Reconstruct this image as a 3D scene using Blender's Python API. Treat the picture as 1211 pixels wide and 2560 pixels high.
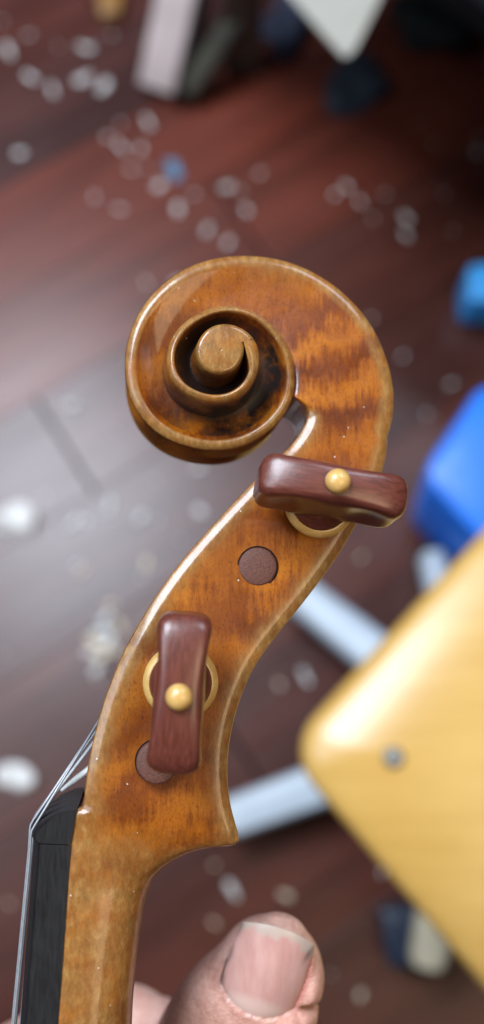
import bpy, bmesh, math, random
import numpy as np
from mathutils import Matrix, Vector
random.seed(7); rng = np.random.RandomState(11)
scene = bpy.context.scene
for o in list(bpy.data.objects): bpy.data.objects.remove(o)
col = scene.collection

# ------------------------------------------------------------------ camera, world, light, exposure
FPX = 2466.0                       # focal length in pixels of the 1211 x 2560 photograph
PITCH = math.radians(75.0)
CAM_H = 0.95
cam_d = bpy.data.cameras.new('camera'); cam = bpy.data.objects.new('camera', cam_d); col.objects.link(cam)
M_CAM = Matrix.Translation((0, 0, CAM_H)) @ Matrix.Rotation(math.pi/2 - PITCH, 4, 'X')
cam.matrix_world = M_CAM
cam_d.sensor_fit = 'VERTICAL'; cam_d.sensor_height = 36.0
cam_d.lens = 36.0*FPX/2560.0
cam_d.clip_start = 0.005; cam_d.clip_end = 60
cam_d.dof.use_dof = True
cam_d.dof.focus_distance = 0.174
cam_d.dof.aperture_fstop = cam_d.lens/4.6
scene.camera = cam
scene.render.resolution_x = 484; scene.render.resolution_y = 1024
scene.render.engine = 'CYCLES'

world = bpy.data.worlds.new('World'); scene.world = world; world.use_nodes = True
wb = world.node_tree.nodes['Background']
wb.inputs['Color'].default_value = (0.80, 0.86, 1.0, 1); wb.inputs['Strength'].default_value = 0.075

def area(name, loc, target, sx, sy, power, color):
    l = bpy.data.lights.new(name, 'AREA'); l.shape = 'RECTANGLE'; l.size = sx; l.size_y = sy
    l.energy = power; l.color = color
    o = bpy.data.objects.new(name, l); col.objects.link(o)
    d = (Vector(target)-Vector(loc)).normalized()
    o.matrix_world = Matrix.Translation(loc) @ d.to_track_quat('-Z', 'Y').to_matrix().to_4x4()
    return o
area('window_light', (-0.72, 1.02, 2.60), (0, 0.1, 0.6), 0.9, 1.0, 80, (0.78, 0.88, 1.0))
area('left_fill_light', (-1.35, 0.10, 2.3), (0, 0.1, 0.5), 0.8, 1.0, 17, (0.80, 0.89, 1.0))  # fill added on the left for floor sheen and the hand
area('right_window_light', (0.95, 1.35, 2.3), (0, 0.1, 0.6), 0.7, 0.7, 17, (0.74, 0.85, 1.0))
area('ceiling_lamp', (0.85, -0.35, 2.2), (0.1, 0.1, 0.6), 0.8, 0.8, 11, (1.0, 0.76, 0.48))

vs = scene.view_settings
vs.view_transform = 'Standard'; vs.look = 'None'; vs.gamma = 1; vs.use_curve_mapping = False
vs.exposure = 0.0

# ------------------------------------------------------------------ geometry helpers
def ray(u, v): return Vector(((u-605.5)/FPX, -(v-1280.0)/FPX, -1.0))
def Q(u, v, dist): return ray(u, v)*dist                       # camera frame, same unit as dist
def world_at_z(u, v, z):                                       # point of the horizontal plane at height z
    d = M_CAM.to_3x3() @ ray(u, v); o = M_CAM.translation
    return o + d*((z-o.z)/d.z)

def mesh_obj(name, verts, faces, mat, parent=None, smooth=True, attrs=None):
    me = bpy.data.meshes.new(name)
    me.from_pydata([tuple(v) for v in verts], [], [tuple(f) for f in faces]); me.validate(); me.update()
    if mat: me.materials.append(mat)
    if smooth: me.polygons.foreach_set('use_smooth', [True]*len(me.polygons))
    if attrs:
        for k, a in attrs.items():
            at = me.attributes.new(k, 'FLOAT', 'POINT'); at.data.foreach_set('value', np.asarray(a, dtype=np.float32))
    o = bpy.data.objects.new(name, me); col.objects.link(o)
    if parent: o.parent = parent
    return o
def empty(name, M=Matrix()):
    o = bpy.data.objects.new(name, None); col.objects.link(o); o.matrix_world = M; o.empty_display_size = 0.02
    return o
def tag(o, label=None, cat=None, group=None, kind=None):
    if label: o['label'] = label
    if cat: o['category'] = cat
    if group: o['group'] = group
    if kind: o['kind'] = kind
    return o
def fix_normals(o, angle=None):
    bm = bmesh.new(); bm.from_mesh(o.data)
    bmesh.ops.recalc_face_normals(bm, faces=bm.faces)
    if angle:
        for e in bm.edges:
            if len(e.link_faces) == 2 and e.calc_face_angle(0) > angle: e.smooth = False
    bm.to_mesh(o.data); bm.free()
    return o
def lathe(prof, n=32, cap=True):
    V = []; F = []
    for (r, z) in prof:
        for k in range(n):
            a = 2*math.pi*k/n; V.append((r*math.cos(a), r*math.sin(a), z))
    for i in range(len(prof)-1):
        for k in range(n):
            F.append((i*n+k, i*n+(k+1) % n, (i+1)*n+(k+1) % n, (i+1)*n+k))
    if cap:
        F.append(tuple(range(n-1, -1, -1))); F.append(tuple((len(prof)-1)*n+k for k in range(n)))
    return V, F
def loft(rings, cap=True):
    n = len(rings[0]); V = [p for r in rings for p in r]; F = []
    for i in range(len(rings)-1):
        for k in range(n):
            F.append((i*n+k, i*n+(k+1) % n, (i+1)*n+(k+1) % n, (i+1)*n+k))
    if cap:
        F.append(tuple(range(n-1, -1, -1))); F.append(tuple((len(rings)-1)*n+k for k in range(n)))
    return V, F
def tube(path, rad, n=10):
    path = [Vector(p) for p in path]; rings = []
    up = Vector((0.123, 0.31, 0.94))
    for i, p in enumerate(path):
        t = (path[min(i+1, len(path)-1)]-path[max(i-1, 0)]).normalized()
        a = t.cross(up).normalized(); b = t.cross(a)
        r = rad[i] if hasattr(rad, '__len__') else rad
        rings.append([p + a*(r*math.cos(2*math.pi*k/n)) + b*(r*math.sin(2*math.pi*k/n)) for k in range(n)])
    return loft(rings)
def rounded_poly(pts, r, seg=8):
    out = []; n = len(pts)
    for i in range(n):
        p = Vector(pts[i]).to_2d(); a = (Vector(pts[i-1]).to_2d()-p).normalized(); b = (Vector(pts[(i+1) % n]).to_2d()-p).normalized()
        ang = a.angle(b); d = r/math.tan(ang/2); c = p + (a+b).normalized()*(r/math.sin(ang/2))
        s = p + a*d; e = p + b*d
        v0 = s-c; tot = v0.angle_signed(e-c)
        for k in range(seg+1):
            th = -tot*k/seg
            out.append(Vector((c.x+v0.x*math.cos(th)-v0.y*math.sin(th), c.y+v0.x*math.sin(th)+v0.y*math.cos(th))))
    return out
def inset_poly(pts, d):
    n = len(pts); out = []
    area2 = sum(pts[i][0]*pts[(i+1) % n][1]-pts[(i+1) % n][0]*pts[i][1] for i in range(n))
    sgn = 1 if area2 > 0 else -1
    lines = []
    for i in range(n):
        p = Vector(pts[i]).to_2d(); q = Vector(pts[(i+1) % n]).to_2d(); t = (q-p).normalized()
        lines.append((p + Vector((-t.y, t.x))*sgn*d, t))
    for i in range(n):
        (p, t), (q, s) = lines[i-1], lines[i]
        den = t.x*s.y-t.y*s.x; w = q-p; k = (w.x*s.y-w.y*s.x)/den
        out.append(p+t*k)
    return out
def slab(pts, r, steps, seg=8):
    """solid from a corner list: steps = (inset, z) from the bottom ring to the top ring"""
    rings = []
    for ins, z in steps:
        q = rounded_poly(inset_poly(pts, ins) if ins else pts, max(r-ins, r*0.15), seg)
        rings.append([(p.x, p.y, z) for p in q])
    return loft(rings)
def box(x, y, z, b=0.002):
    return slab([(-x/2, -y/2), (x/2, -y/2), (x/2, y/2), (-x/2, y/2)], b*1.5,
                [(b, 0), (b*0.3, b*0.3), (0, b), (0, z-b), (b*0.3, z-b*0.3), (b, z)], 3)

# ------------------------------------------------------------------ material helpers
class NT:
    def __init__(s, name):
        s.m = bpy.data.materials.new(name); s.m.use_nodes = True; s.t = s.m.node_tree
        s.b = s.t.nodes['Principled BSDF']
    def n(s, typ, **kw):
        nd = s.t.nodes.new(typ)
        for k, v in kw.items():
            if k in nd.inputs: nd.inputs[k].default_value = v
            else: setattr(nd, k, v)
        return nd
    def l(s, a, b): s.t.links.new(a, b)
    def coords(s, scale=(1, 1, 1), rot=(0, 0, 0), loc=(0, 0, 0)):
        tc = s.n('ShaderNodeTexCoord'); mp = s.n('ShaderNodeMapping')
        mp.inputs['Scale'].default_value = scale; mp.inputs['Rotation'].default_value = rot; mp.inputs['Location'].default_value = loc
        s.l(tc.outputs['Object'], mp.inputs['Vector']); return mp.outputs['Vector']
    def noise(s, vec, scale, detail=4, rough=0.55, dist=0.0):
        nd = s.n('ShaderNodeTexNoise'); nd.inputs['Scale'].default_value = scale; nd.inputs['Detail'].default_value = detail
        nd.inputs['Roughness'].default_value = rough; nd.inputs['Distortion'].default_value = dist
        s.l(vec, nd.inputs['Vector']); return nd.outputs['Fac']
    def ramp(s, fac, stops):
        nd = s.n('ShaderNodeValToRGB'); cr = nd.color_ramp
        while len(cr.elements) > 1: cr.elements.remove(cr.elements[-1])
        for i, (p, c) in enumerate(stops):
            e = cr.elements[0] if i == 0 else cr.elements.new(p)
            e.position = p; e.color = (c[0], c[1], c[2], 1) if hasattr(c, '__len__') else (c, c, c, 1)
        s.l(fac, nd.inputs['Fac']); return nd.outputs['Color']
    def mix(s, fac, a, b, mode='MIX'):
        nd = s.n('ShaderNodeMix', data_type='RGBA', blend_type=mode)
        for inp, v in ((nd.inputs[0], fac), (nd.inputs[6], a), (nd.inputs[7], b)):
            if hasattr(v, 'is_linked'): s.l(v, inp)
            elif hasattr(v, '__len__'): inp.default_value = (v[0], v[1], v[2], 1)
            else: inp.default_value = v
        return nd.outputs[2]
    def math(s, op, a, b=0.0):
        nd = s.n('ShaderNodeMath', operation=op)
        for inp, v in ((nd.inputs[0], a), (nd.inputs[1], b)):
            if hasattr(v, 'is_linked'): s.l(v, inp)
            else: inp.default_value = v
        return nd.outputs[0]
    def attr(s, name):
        nd = s.n('ShaderNodeAttribute', attribute_name=name); return nd.outputs['Fac']
    def bump(s, h, strength, dist):
        nd = s.n('ShaderNodeBump'); nd.inputs['Strength'].default_value = strength; nd.inputs['Distance'].default_value = dist
        s.l(h, nd.inputs['Height']); s.l(nd.outputs['Normal'], s.b.inputs['Normal']); return nd
    def set(s, **kw):
        for k, v in kw.items():
            k = k.replace('_', ' ')
            if hasattr(v, 'is_linked'): s.l(v, s.b.inputs[k])
            elif hasattr(v, '__len__') and len(v) == 3 and k != 'Subsurface Radius': s.b.inputs[k].default_value = (v[0], v[1], v[2], 1)
            else: s.b.inputs[k].default_value = v
        return s.m

def simple(name, base, rough=0.5, var=0.25, scale=60, bump=0.0, **kw):
    t = NT(name); v = t.coords()
    f = t.noise(v, scale, 4)
    c = t.ramp(f, [(0.3, [x*(1-var) for x in base]), (0.7, [min(1, x*(1+var)) for x in base])])
    t.set(Base_Color=c, Roughness=t.ramp(t.noise(v, scale*2.3, 3), [(0.3, rough*0.85), (0.7, min(1, rough*1.15))]), **kw)
    if bump: t.bump(t.noise(v, scale*6, 3), bump, 0.0005)
    return t.m

def maple():
    t = NT('varnished_flamed_maple')
    v = t.coords()
    # broad curl bands, almost across the grain
    warp = t.noise(t.coords((30, 22, 30)), 1.0, 3)
    sep = t.n('ShaderNodeSeparateXYZ'); t.l(t.coords((1, 1, 1), (0, 0, math.radians(-17))), sep.inputs[0])
    ph = t.math('ADD', t.math('MULTIPLY', sep.outputs['Y'], 470.0), t.math('MULTIPLY', warp, 16.0))
    ph = t.math('ADD', ph, t.math('MULTIPLY', t.noise(t.coords((55, 160, 55)), 1.0, 4), 4.5))
    ph = t.math('ADD', ph, t.math('MULTIPLY', t.noise(t.coords((1300, 170, 1300)), 1.0, 3), 5.0))
    band = t.math('MULTIPLY_ADD', t.math('SINE', ph), 0.5); band.node.inputs[2].default_value = 0.5
    amp = t.ramp(t.noise(v, 50, 3), [(0.36, 0.12), (0.64, 0.74)])
    flame = t.mix(amp, (0.55, 0.55, 0.55), band)
    base = t.ramp(flame, [(0.05, (0.078, 0.0150, 0.0012)), (0.36, (0.185, 0.040, 0.0020)), (0.66, (0.31, 0.084, 0.0036)), (1.0, (0.46, 0.150, 0.008))])
    # varnish thickness clouds
    cl = t.noise(v, 85, 5, 0.6)
    base = t.mix(1.0, base, t.ramp(cl, [(0.32, (0.72, 0.62, 0.55)), (0.52, (1, 1, 1)), (0.7, (1.12, 1.14, 1.1))]), 'MULTIPLY')
    # fine pores / flecks along the grain
    fl = t.noise(t.coords((3400, 1500, 3400)), 1.0, 3, 0.6)
    base = t.mix(1.0, base, t.ramp(fl, [(0.30, (0.60, 0.54, 0.48)), (0.47, (1, 1, 1)), (0.75, (1.08, 1.08, 1.06))]), 'MULTIPLY')
    # bare rubbed maple: chamfers, eye, neck
    wearn = t.noise(v, 260, 5, 0.65)
    wn = t.n('ShaderNodeMath', operation='MULTIPLY_ADD'); t.l(wearn, wn.inputs[0]); wn.inputs[1].default_value = 2.4; wn.inputs[2].default_value = -0.38
    wf = t.math('MULTIPLY', t.attr('wear'), wn.outputs[0]); cl2 = t.n('ShaderNodeClamp'); t.l(wf, cl2.inputs[0])
    grime = t.noise(t.coords((900, 420, 900)), 1.0, 4, 0.7)
    bare = t.ramp(grime, [(0.34, (0.19, 0.090, 0.023)), (0.5, (0.27, 0.130, 0.033)), (0.68, (0.37, 0.200, 0.060))])
    c = t.mix(cl2.outputs[0], base, bare)
    # antiqued varnish blotches, with recess shade of the volute painted in
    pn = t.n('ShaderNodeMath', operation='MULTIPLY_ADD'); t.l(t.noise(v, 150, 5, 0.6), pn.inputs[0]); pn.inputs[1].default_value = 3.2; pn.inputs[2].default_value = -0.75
    pf = t.math('MULTIPLY', t.attr('patina_shade'), pn.outputs[0]); cp = t.n('ShaderNodeClamp'); t.l(pf, cp.inputs[0])
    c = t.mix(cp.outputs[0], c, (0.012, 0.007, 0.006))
    # specks of dust
    vo = t.n('ShaderNodeTexVoronoi'); vo.inputs['Scale'].default_value = 520; t.l(v, vo.inputs['Vector'])
    sp = t.math('MULTIPLY', t.math('LESS_THAN', vo.outputs['Distance'], 0.085), t.math('GREATER_THAN', t.noise(v, 480, 1), 0.60))
    c = t.mix(sp, c, (0.55, 0.48, 0.40))
    rough = t.ramp(t.noise(v, 300, 4), [(0.3, 0.30), (0.7, 0.46)])
    cw = t.n('ShaderNodeMath', operation='MULTIPLY_ADD'); t.l(t.attr('wear'), cw.inputs[0]); cw.inputs[1].default_value = -0.05; cw.inputs[2].default_value = 0.62
    t.set(Base_Color=c, Roughness=rough, Coat_Weight=cw.outputs[0], Coat_Roughness=0.11, Specular_IOR_Level=0.28)
    hb = t.math('ADD', t.math('MULTIPLY', fl, 0.5), t.math('MULTIPLY', t.noise(v, 700, 3), 0.7))
    t.bump(hb, 0.35, 0.00025)
    return t.m
def rosewood():
    t = NT('polished_rosewood'); v = t.coords((220, 2400, 2400))
    g = t.noise(v, 1.0, 4, 0.55)
    c = t.ramp(g, [(0.25, (0.070, 0.0155, 0.0095)), (0.5, (0.120, 0.029, 0.018)), (0.75, (0.165, 0.044, 0.028))])
    t.set(Base_Color=c, Roughness=0.36, Coat_Weight=0.28, Coat_Roughness=0.2)
    t.bump(t.noise(t.coords((1500, 1500, 500)), 1.0, 3), 0.12, 0.0002)
    return t.m
def rosewood_end():
    t = NT('rosewood_end_grain'); v = t.coords()
    g = t.noise(v, 2600, 4, 0.6)
    c = t.ramp(g, [(0.28, (0.060, 0.019, 0.012)), (0.5, (0.115, 0.040, 0.026)), (0.78, (0.155, 0.058, 0.040))])
    t.set(Base_Color=c, Roughness=0.6); t.bump(g, 0.5, 0.0003)
    return t.m
def boxwood():
    t = NT('boxwood'); v = t.coords()
    g = t.noise(v, 600, 4)
    c = t.ramp(g, [(0.3, (0.52, 0.30, 0.085)), (0.7, (0.66, 0.41, 0.135))])
    t.set(Base_Color=c, Roughness=0.33, Coat_Weight=0.3, Coat_Roughness=0.15, Subsurface_Weight=0.08, Subsurface_Scale=0.001)
    return t.m
def ebony():
    t = NT('ebony'); v = t.coords((1200, 180, 1200))
    c = t.ramp(t.noise(v, 1.0, 4), [(0.3, (0.006, 0.006, 0.007)), (0.75, (0.017, 0.017, 0.018))])
    t.set(Base_Color=c, Roughness=t.ramp(t.noise(v, 2.0, 3), [(0.3, 0.42), (0.7, 0.55)]), IOR=1.33)
    t.bump(t.noise(v, 1.0, 3), 0.15, 0.0002)
    return t.m
def skin():
    t = NT('skin'); v = t.coords()
    blot = t.noise(v, 130, 5, 0.6)
    c = t.ramp(blot, [(0.3, (0.54, 0.265, 0.205)), (0.5, (0.66, 0.37, 0.30)), (0.7, (0.74, 0.475, 0.395))])
    fine = t.noise(v, 900, 3, 0.6)
    c = t.mix(1.0, c, t.ramp(fine, [(0.3, (0.86, 0.80, 0.78)), (0.6, (1.04, 1.04, 1.04))]), 'MULTIPLY')
    c = t.mix(t.attr('red'), c, (0.46, 0.14, 0.11))
    c = t.mix(t.attr('cuticle'), c, (0.80, 0.66, 0.60))
    c = t.mix(t.attr('grime'), c, (0.035, 0.022, 0.018))
    t.set(Base_Color=c, Roughness=0.5, Subsurface_Weight=0.16, Subsurface_Scale=0.004, Subsurface_Radius=(1.0, 0.35, 0.2))
    vor = t.n('ShaderNodeTexVoronoi', feature='DISTANCE_TO_EDGE'); vor.inputs['Scale'].default_value = 900
    t.l(t.coords((1, 1.8, 1)), vor.inputs['Vector'])
    h = t.math('ADD', t.ramp(vor.outputs['Distance'], [(0.0, 0.0), (0.25, 1.0)]), t.math('MULTIPLY', t.noise(v, 350, 4), 1.5))
    t.bump(h, 0.28, 0.0003)
    return t.m
def nail_mat():
    t = NT('fingernail'); v = t.coords()
    n1 = t.noise(t.coords((450, 110, 450), (0, 0, math.radians(20))), 1.0, 4)
    c = t.ramp(n1, [(0.3, (0.54, 0.28, 0.245)), (0.7, (0.65, 0.385, 0.34))])
    c = t.mix(t.attr('lunula'), c, (0.66, 0.46, 0.40))
    c = t.mix(t.attr('free'), c, (0.50, 0.42, 0.35))
    c = t.mix(t.attr('grime'), c, (0.10, 0.085, 0.085))
    t.set(Base_Color=c, Roughness=0.36, Subsurface_Weight=0.10, Subsurface_Scale=0.002)
    t.bump(n1, 0.15, 0.0002)
    return t.m
def floor_mat(name, a, b, rough):
    t = NT(name); oi = t.n('ShaderNodeObjectInfo')
    v0 = t.coords((3, 26, 26)); ad = t.n('ShaderNodeVectorMath', operation='ADD'); t.l(v0, ad.inputs[0])
    t.l(t.math('MULTIPLY', oi.outputs['Random'], 40.0), ad.inputs[1]); v = ad.outputs[0]
    g = t.noise(v, 1.0, 5, 0.6, 0.4)
    c = t.ramp(g, [(0.25, a), (0.75, b)])
    c = t.mix(1.0, c, oi.outputs['Color'], 'MULTIPLY')
    dust = t.noise(v, 6.0, 6, 0.7)
    c = t.mix(t.ramp(dust, [(0.5, 0.0), (0.75, 0.12)]), c, (0.15, 0.11, 0.10))
    t.set(Base_Color=c, Roughness=t.ramp(t.noise(v, 3.0, 4), [(0.3, rough*0.93), (0.7, rough*1.07)]), IOR=1.42)
    return t.m
def birch():
    t = NT('varnished_birch_plywood'); v = t.coords((9, 90, 90))
    g = t.noise(v, 1.0, 4, 0.6, 0.6)
    c = t.ramp(g, [(0.3, (0.56, 0.330, 0.075)), (0.7, (0.64, 0.400, 0.108))])
    big = t.noise(t.coords((5, 5, 5)), 1.0, 2)
    c = t.mix(1.0, c, t.ramp(big, [(0.35, (0.88, 0.80, 0.60)), (0.6, (1.03, 1.04, 1.15))]), 'MULTIPLY')
    t.set(Base_Color=c, Roughness=0.34, Coat_Weight=0.4, Coat_Roughness=0.22)
    return t.m
MAPLE = maple(); ROSE = rosewood(); ROSE_END = rosewood_end(); BOXW = boxwood(); EBONY = ebony()
SKIN = skin(); NAIL = nail_mat(); BIRCH = birch()
FLOOR = floor_mat('dark_varnished_floorboard', (0.036, 0.0115, 0.0090), (0.105, 0.035, 0.025), 0.29)
STEEL_STRING = simple('string_steel', (0.36, 0.37, 0.39), 0.5, 0.1, 900, Metallic=0.6)
SILK = simple('string_silk', (0.72, 0.72, 0.70), 0.6, 0.1, 900)
PAINTED_METAL = simple('pale_grey_painted_metal', (0.50, 0.56, 0.62), 0.4, 0.08, 30)
WARM_LIT_METAL = simple('warm_lit_grey_metal', (0.62, 0.54, 0.38), 0.45, 0.1, 40)  # grey leg metal with the seat's warm reflection put into its colour
DARK_PLASTIC = simple('black_plastic', (0.010, 0.011, 0.015), 0.45, 0.2, 40, IOR=1.35)
BLUE_PLASTIC = simple('blue_plastic', (0.003, 0.19, 0.86), 0.38, 0.12, 25)
LIGHT_BLUE = simple('light_blue_plastic', (0.04, 0.36, 0.86), 0.4, 0.15, 25)
RUBBER = simple('black_rubber', (0.009, 0.0065, 0.0065), 0.9, 0.4, 25, IOR=1.25)
PALE_BOARD = simple('pale_planed_board', (0.68, 0.56, 0.54), 0.6, 0.2, 18)
DARK_POLE = simple('dark_weathered_wood', (0.085, 0.080, 0.060), 0.5, 0.5, 22)
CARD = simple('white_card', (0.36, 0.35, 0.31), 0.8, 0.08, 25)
SHAVING = simple('pale_shaving', (0.74, 0.72, 0.70), 0.45, 0.12, 80)
SHAVING_WARM = simple('cream_shaving', (0.70, 0.58, 0.42), 0.5, 0.15, 80)
SCREW = simple('rivet_steel', (0.24, 0.24, 0.23), 0.55, 0.1, 300, Metallic=0.9)
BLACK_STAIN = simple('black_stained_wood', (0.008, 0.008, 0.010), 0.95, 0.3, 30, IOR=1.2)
AMBER = simple('amber_wood', (0.30, 0.14, 0.03), 0.4, 0.3, 50)

# ------------------------------------------------------------------ floor of separate boards
fl = empty('floor'); tag(fl, 'dark reddish brown varnished wooden floor with pale dust', None, None, 'structure')
pa = world_at_z(0, 470, 0); pb = world_at_z(330, 290, 0)
ang = math.atan2(pb.y-pa.y, pb.x-pa.x)
PW = 0.118
bedV, bedF = box(6, 6, 0.02, 0.001)
bed = mesh_obj('subfloor', [(x, y, z-0.026) for x, y, z in bedV], bedF, RUBBER, fl)
nrm = Vector((-math.sin(ang), math.cos(ang))); tdir = Vector((math.cos(ang), math.sin(ang)))
off0 = pa.to_2d().dot(nrm)
plank_meshes = {}
for i in range(-13, 14):
    pos = -1.5 + 0.5*((i*37) % 5)/5.0; j = 0
    while pos < 1.9:
        L = 1.25 + 0.35*((i*13+j*7) % 4)/4
        key = round(L, 3)
        if key not in plank_meshes:
            bv, bf = box(L-0.003, PW-0.0006, 0.006, 0.0004)
            plank_meshes[key] = mesh_obj('plank', [(x, y, z-0.006) for x, y, z in bv], bf, FLOOR, None, False).data
            bpy.data.objects.remove([o for o in bpy.data.objects if o.data == plank_meshes[key]][0])
        o = bpy.data.objects.new('plank', plank_meshes[key]); col.objects.link(o); o.parent = fl
        c = tdir*(pos+L/2) + nrm*(off0 + (i-0.5)*PW)
        o.location = (c.x, c.y, rng.uniform(-0.0004, 0.0004)); o.rotation_euler = (0, 0, ang + (math.pi if (i+j) % 2 else 0))
        tint = {0: (1.9, 1.25, 1.0), -1: (1.7, 1.2, 1.0), 1: (.9, .9, 1.05), 2: (1.2, 1.0, 1.0), -2: (1.15, 1.0, .95)}.get(i, (1.0, .88, .84) if i % 2 else (1.2, .95, .82))
        q_ = rng.uniform(.9, 1.1); o.color = (tint[0]*q_, tint[1]*q_, tint[2]*q_, 1)
        pos += L; j += 1

# ------------------------------------------------------------------ the violin
TX, TY = math.radians(6.0), math.radians(6.8)
zc = Vector((math.sin(TX), math.sin(TY), 1)).normalized()
xc = (Vector((1, 0, 0)) - zc*zc.x).normalized(); yc = zc.cross(xc)
O_V = Vector((0, 0, -190.0))
R_V = Matrix((xc, yc, zc)).transposed()
M_V = M_CAM @ Matrix.Translation(O_V*0.001) @ R_V.to_4x4()
def P(u, v, z):                                 # photo pixel on the violin's own plane z (mm) -> x, y in mm
    d = ray(u, v); lam = (z + O_V.dot(zc))/d.dot(zc); q = d*lam - O_V
    return np.array([q.dot(xc), q.dot(yc)])
violin = empty('violin', M_V)
tag(violin, 'amber varnished violin head with carved scroll, held upright by the hand', 'violin')

CEN = (552, 876)
SP = [(972,1090),(984,1045),(991,1002),(986,951),(970,895),(945,832),(908,776),(857,725),(795,682),(719,650),(657,638),(594,636),(531,644),(468,666),(405,710),(355,766),(327,826),(314,876),(313,926),(321,977),(343,1027),(374,1064),(412,1093),(456,1111),(506,1123),(550,1125),(594,1119),(631,1105),(669,1081),(700,1052),(726,1014),(738,970),(739,933),(729,882),(713,848),(688,816),(657,788),(619,769),(581,761),(544,763),(506,776),(468,798),(440,826),(424,857),(417,895),(423,933),(446,968),(484,992),(544,1005),(587,996),(622,972),(644,933),(650,895),(644,857),(625,832),(600,816),(569,808),(544,810),(518,823),(500,845),(491,870),(497,901),(512,923),(537,934),(562,934),(587,923),(603,901),(611,876),(609,854)]
def z_edge(th):                                  # height of the volute's rim above the centre plane
    return np.interp(th, [-60,-25,40,120,200,270,345,450,540,630,700,732,1100], [9.2,8.8,7.9,7.6,8.0,8.8,10.2,12.4,14.0,15.6,17.0,17.6,17.6])
CL = P(CEN[0], CEN[1], 17.5)
ths, rs = [], []
prev = -40.0
for (u, v) in SP:
    t0 = math.degrees(math.atan2(-(v-CEN[1]), u-CEN[0]))
    while t0 < prev-90: t0 += 360
    p = P(u, v, float(z_edge(t0)))-CL
    t1 = math.degrees(math.atan2(p[1], p[0]))
    while t1 < prev-90: t1 += 360
    prev = t1; ths.append(t1); rs.append(np.hypot(*p))
ths = np.array(ths); rs = np.array(rs)
TH_END = ths[-1]; TH_EYE = TH_END-360.0
tg = np.arange(ths[0]-20, TH_END+0.01, 1.0)
rg = np.interp(tg, ths, rs)
slope = (rs[1]-rs[0])/(ths[1]-ths[0]); m_ = tg < ths[0]; rg[m_] = rs[0]+slope*(tg[m_]-ths[0])
k = np.exp(-0.5*(np.arange(-14, 15)/6.0)**2); k /= k.sum()
rg = np.convolve(np.pad(rg, 14, mode='reflect', reflect_type='odd'), k, 'valid')
def Rt(th): return np.interp(th, tg, rg)
TH0 = -22.0

NI = 9            # interior points of a cheek / volute floor
def flute(n, ztop, depth, slope_out):
    out = []
    for j in range(1, n+1):
        f = j/n
        out.append((-depth*math.sin(math.pi*min(1, f*1.06))*(1 if f < 0.95 else 0.3) + slope_out*ztop*f, ztop*(1-f)))
    return out
sections = []      # each: list of (x, y, z, wear, patina) + segment id
def section(F, B, prof):
    d = B-F; L = np.hypot(*d); e = d/max(L, 1e-6)
    return [(F[0]+e[0]*s, F[1]+e[1]*s, z, w, pt) for (s, z, w, pt) in prof]
def prof_pegbox(L, ze, cf, cb, trough, cheek, fl_d):
    pr = [(trough, 0, 0, 0), (trough, max(ze-cheek, 0.5), 0, 0), (0.3, max(ze-cheek, 0.6), 0, 0), (0.0, ze-1.0, .9, 0), (0.22, ze-0.62, 1, 0), (cf*0.7, ze-0.16, 1, 0), (cf, ze, .8, 0)]
    for j in range(NI):
        f = (j+1)/(NI+1); pr.append((cf+(L-cf-cb)*f, ze-0.25*math.sin(math.pi*f), 0.12 if j in (0, NI-1) else 0.0, 0))
    pr += [(L-cb, ze, .8, 0), (L-cb*0.7, ze-0.16, 1, 0), (L-0.22, ze-0.62, 1, 0), (L, ze-1.0, .9, 0)]
    for (o, z) in flute(7, ze-1.0, fl_d, 0): pr.append((L+o, z, .25, 0))
    return pr
def prof_neck(L, ze):
    n_s = 4+3+NI+4-4
    pr = [(0, 0, 0, 0), (0, ze*0.5, 0, 0), (0, ze*0.92, 0, 0), (0, ze-0.02, .8, 0)]
    m = 3+NI+4+7
    for j in range(1, m+1):
        a = (j/m)*math.pi/2
        pr.append((L*math.sin(a)**0.80, ze*math.cos(a)**0.52, 0.80, 0))
    return pr
# pegbox and neck keys: front pixel, back pixel, half width at front, neck blend, trough, flute
KEY = [((743,985),(972,1090),8.8,0,0.0,.5),((769,1012),(970,1120),8.9,0,0.0,.7),((771,1040),(962,1155),9.0,0,0.2,1),((757,1072),(950,1195),9.1,0,.6,1),((728,1112),(932,1235),9.3,0,2,1.1),((690,1150),(910,1278),9.5,0,5,1.2),
 ((640,1198),(880,1330),9.7,0,8,1.3),((598,1242),(845,1388),9.9,0,9,1.3),((555,1288),(800,1452),10.2,0,9.5,1.3),((505,1343),(750,1517),10.5,0,10,1.3),((458,1398),(705,1572),10.8,0,11,1.3),((418,1450),(668,1620),11.1,0,11,1.3),
 ((380,1506),(638,1664),11.4,0,11,1.3),((344,1566),(614,1714),11.7,0,12,1.3),((312,1624),(594,1768),11.9,0,12,1.3),((286,1684),(580,1822),12.1,0,12,1.3),((263,1745),(572,1872),12.3,0,12,1.2),((245,1804),(569,1920),12.4,0,12,1.1),
 ((230,1864),(571,1968),12.5,0,12,1),((219,1922),(577,2012),12.5,0,11,.8),((212,1980),(587,2052),12.5,0.0,7,.5),((206,2018),(597,2085),12.4,0.04,3,.3),((178,2034),(598,2104),12.3,0.12,1,.2),((173,2052),(580,2111),12.2,0.25,0,.1),((172,2075),(535,2112),12.1,0.42,0,0),((171,2100),(478,2124),12.05,.62,0,0),
 ((170,2128),(430,2146),12.0,.8,0,0),((168,2160),(396,2172),12.0,.93,0,0),((166,2200),(374,2206),12.0,1,0,0),((164,2250),(361,2250),12.05,1,0,0),((160,2320),(351,2320),12.1,1,0,0),((154,2400),(341,2400),12.2,1,0,0),((148,2480),(334,2480),12.35,1,0,0),((141,2560),(330,2560),12.5,1,0,0),((126,2750),(318,2750),12.8,1,0,0),((104,3050),(299,3050),13.3,1,0,0),((75,3450),(273,3450),14,1,0,0)]
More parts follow.
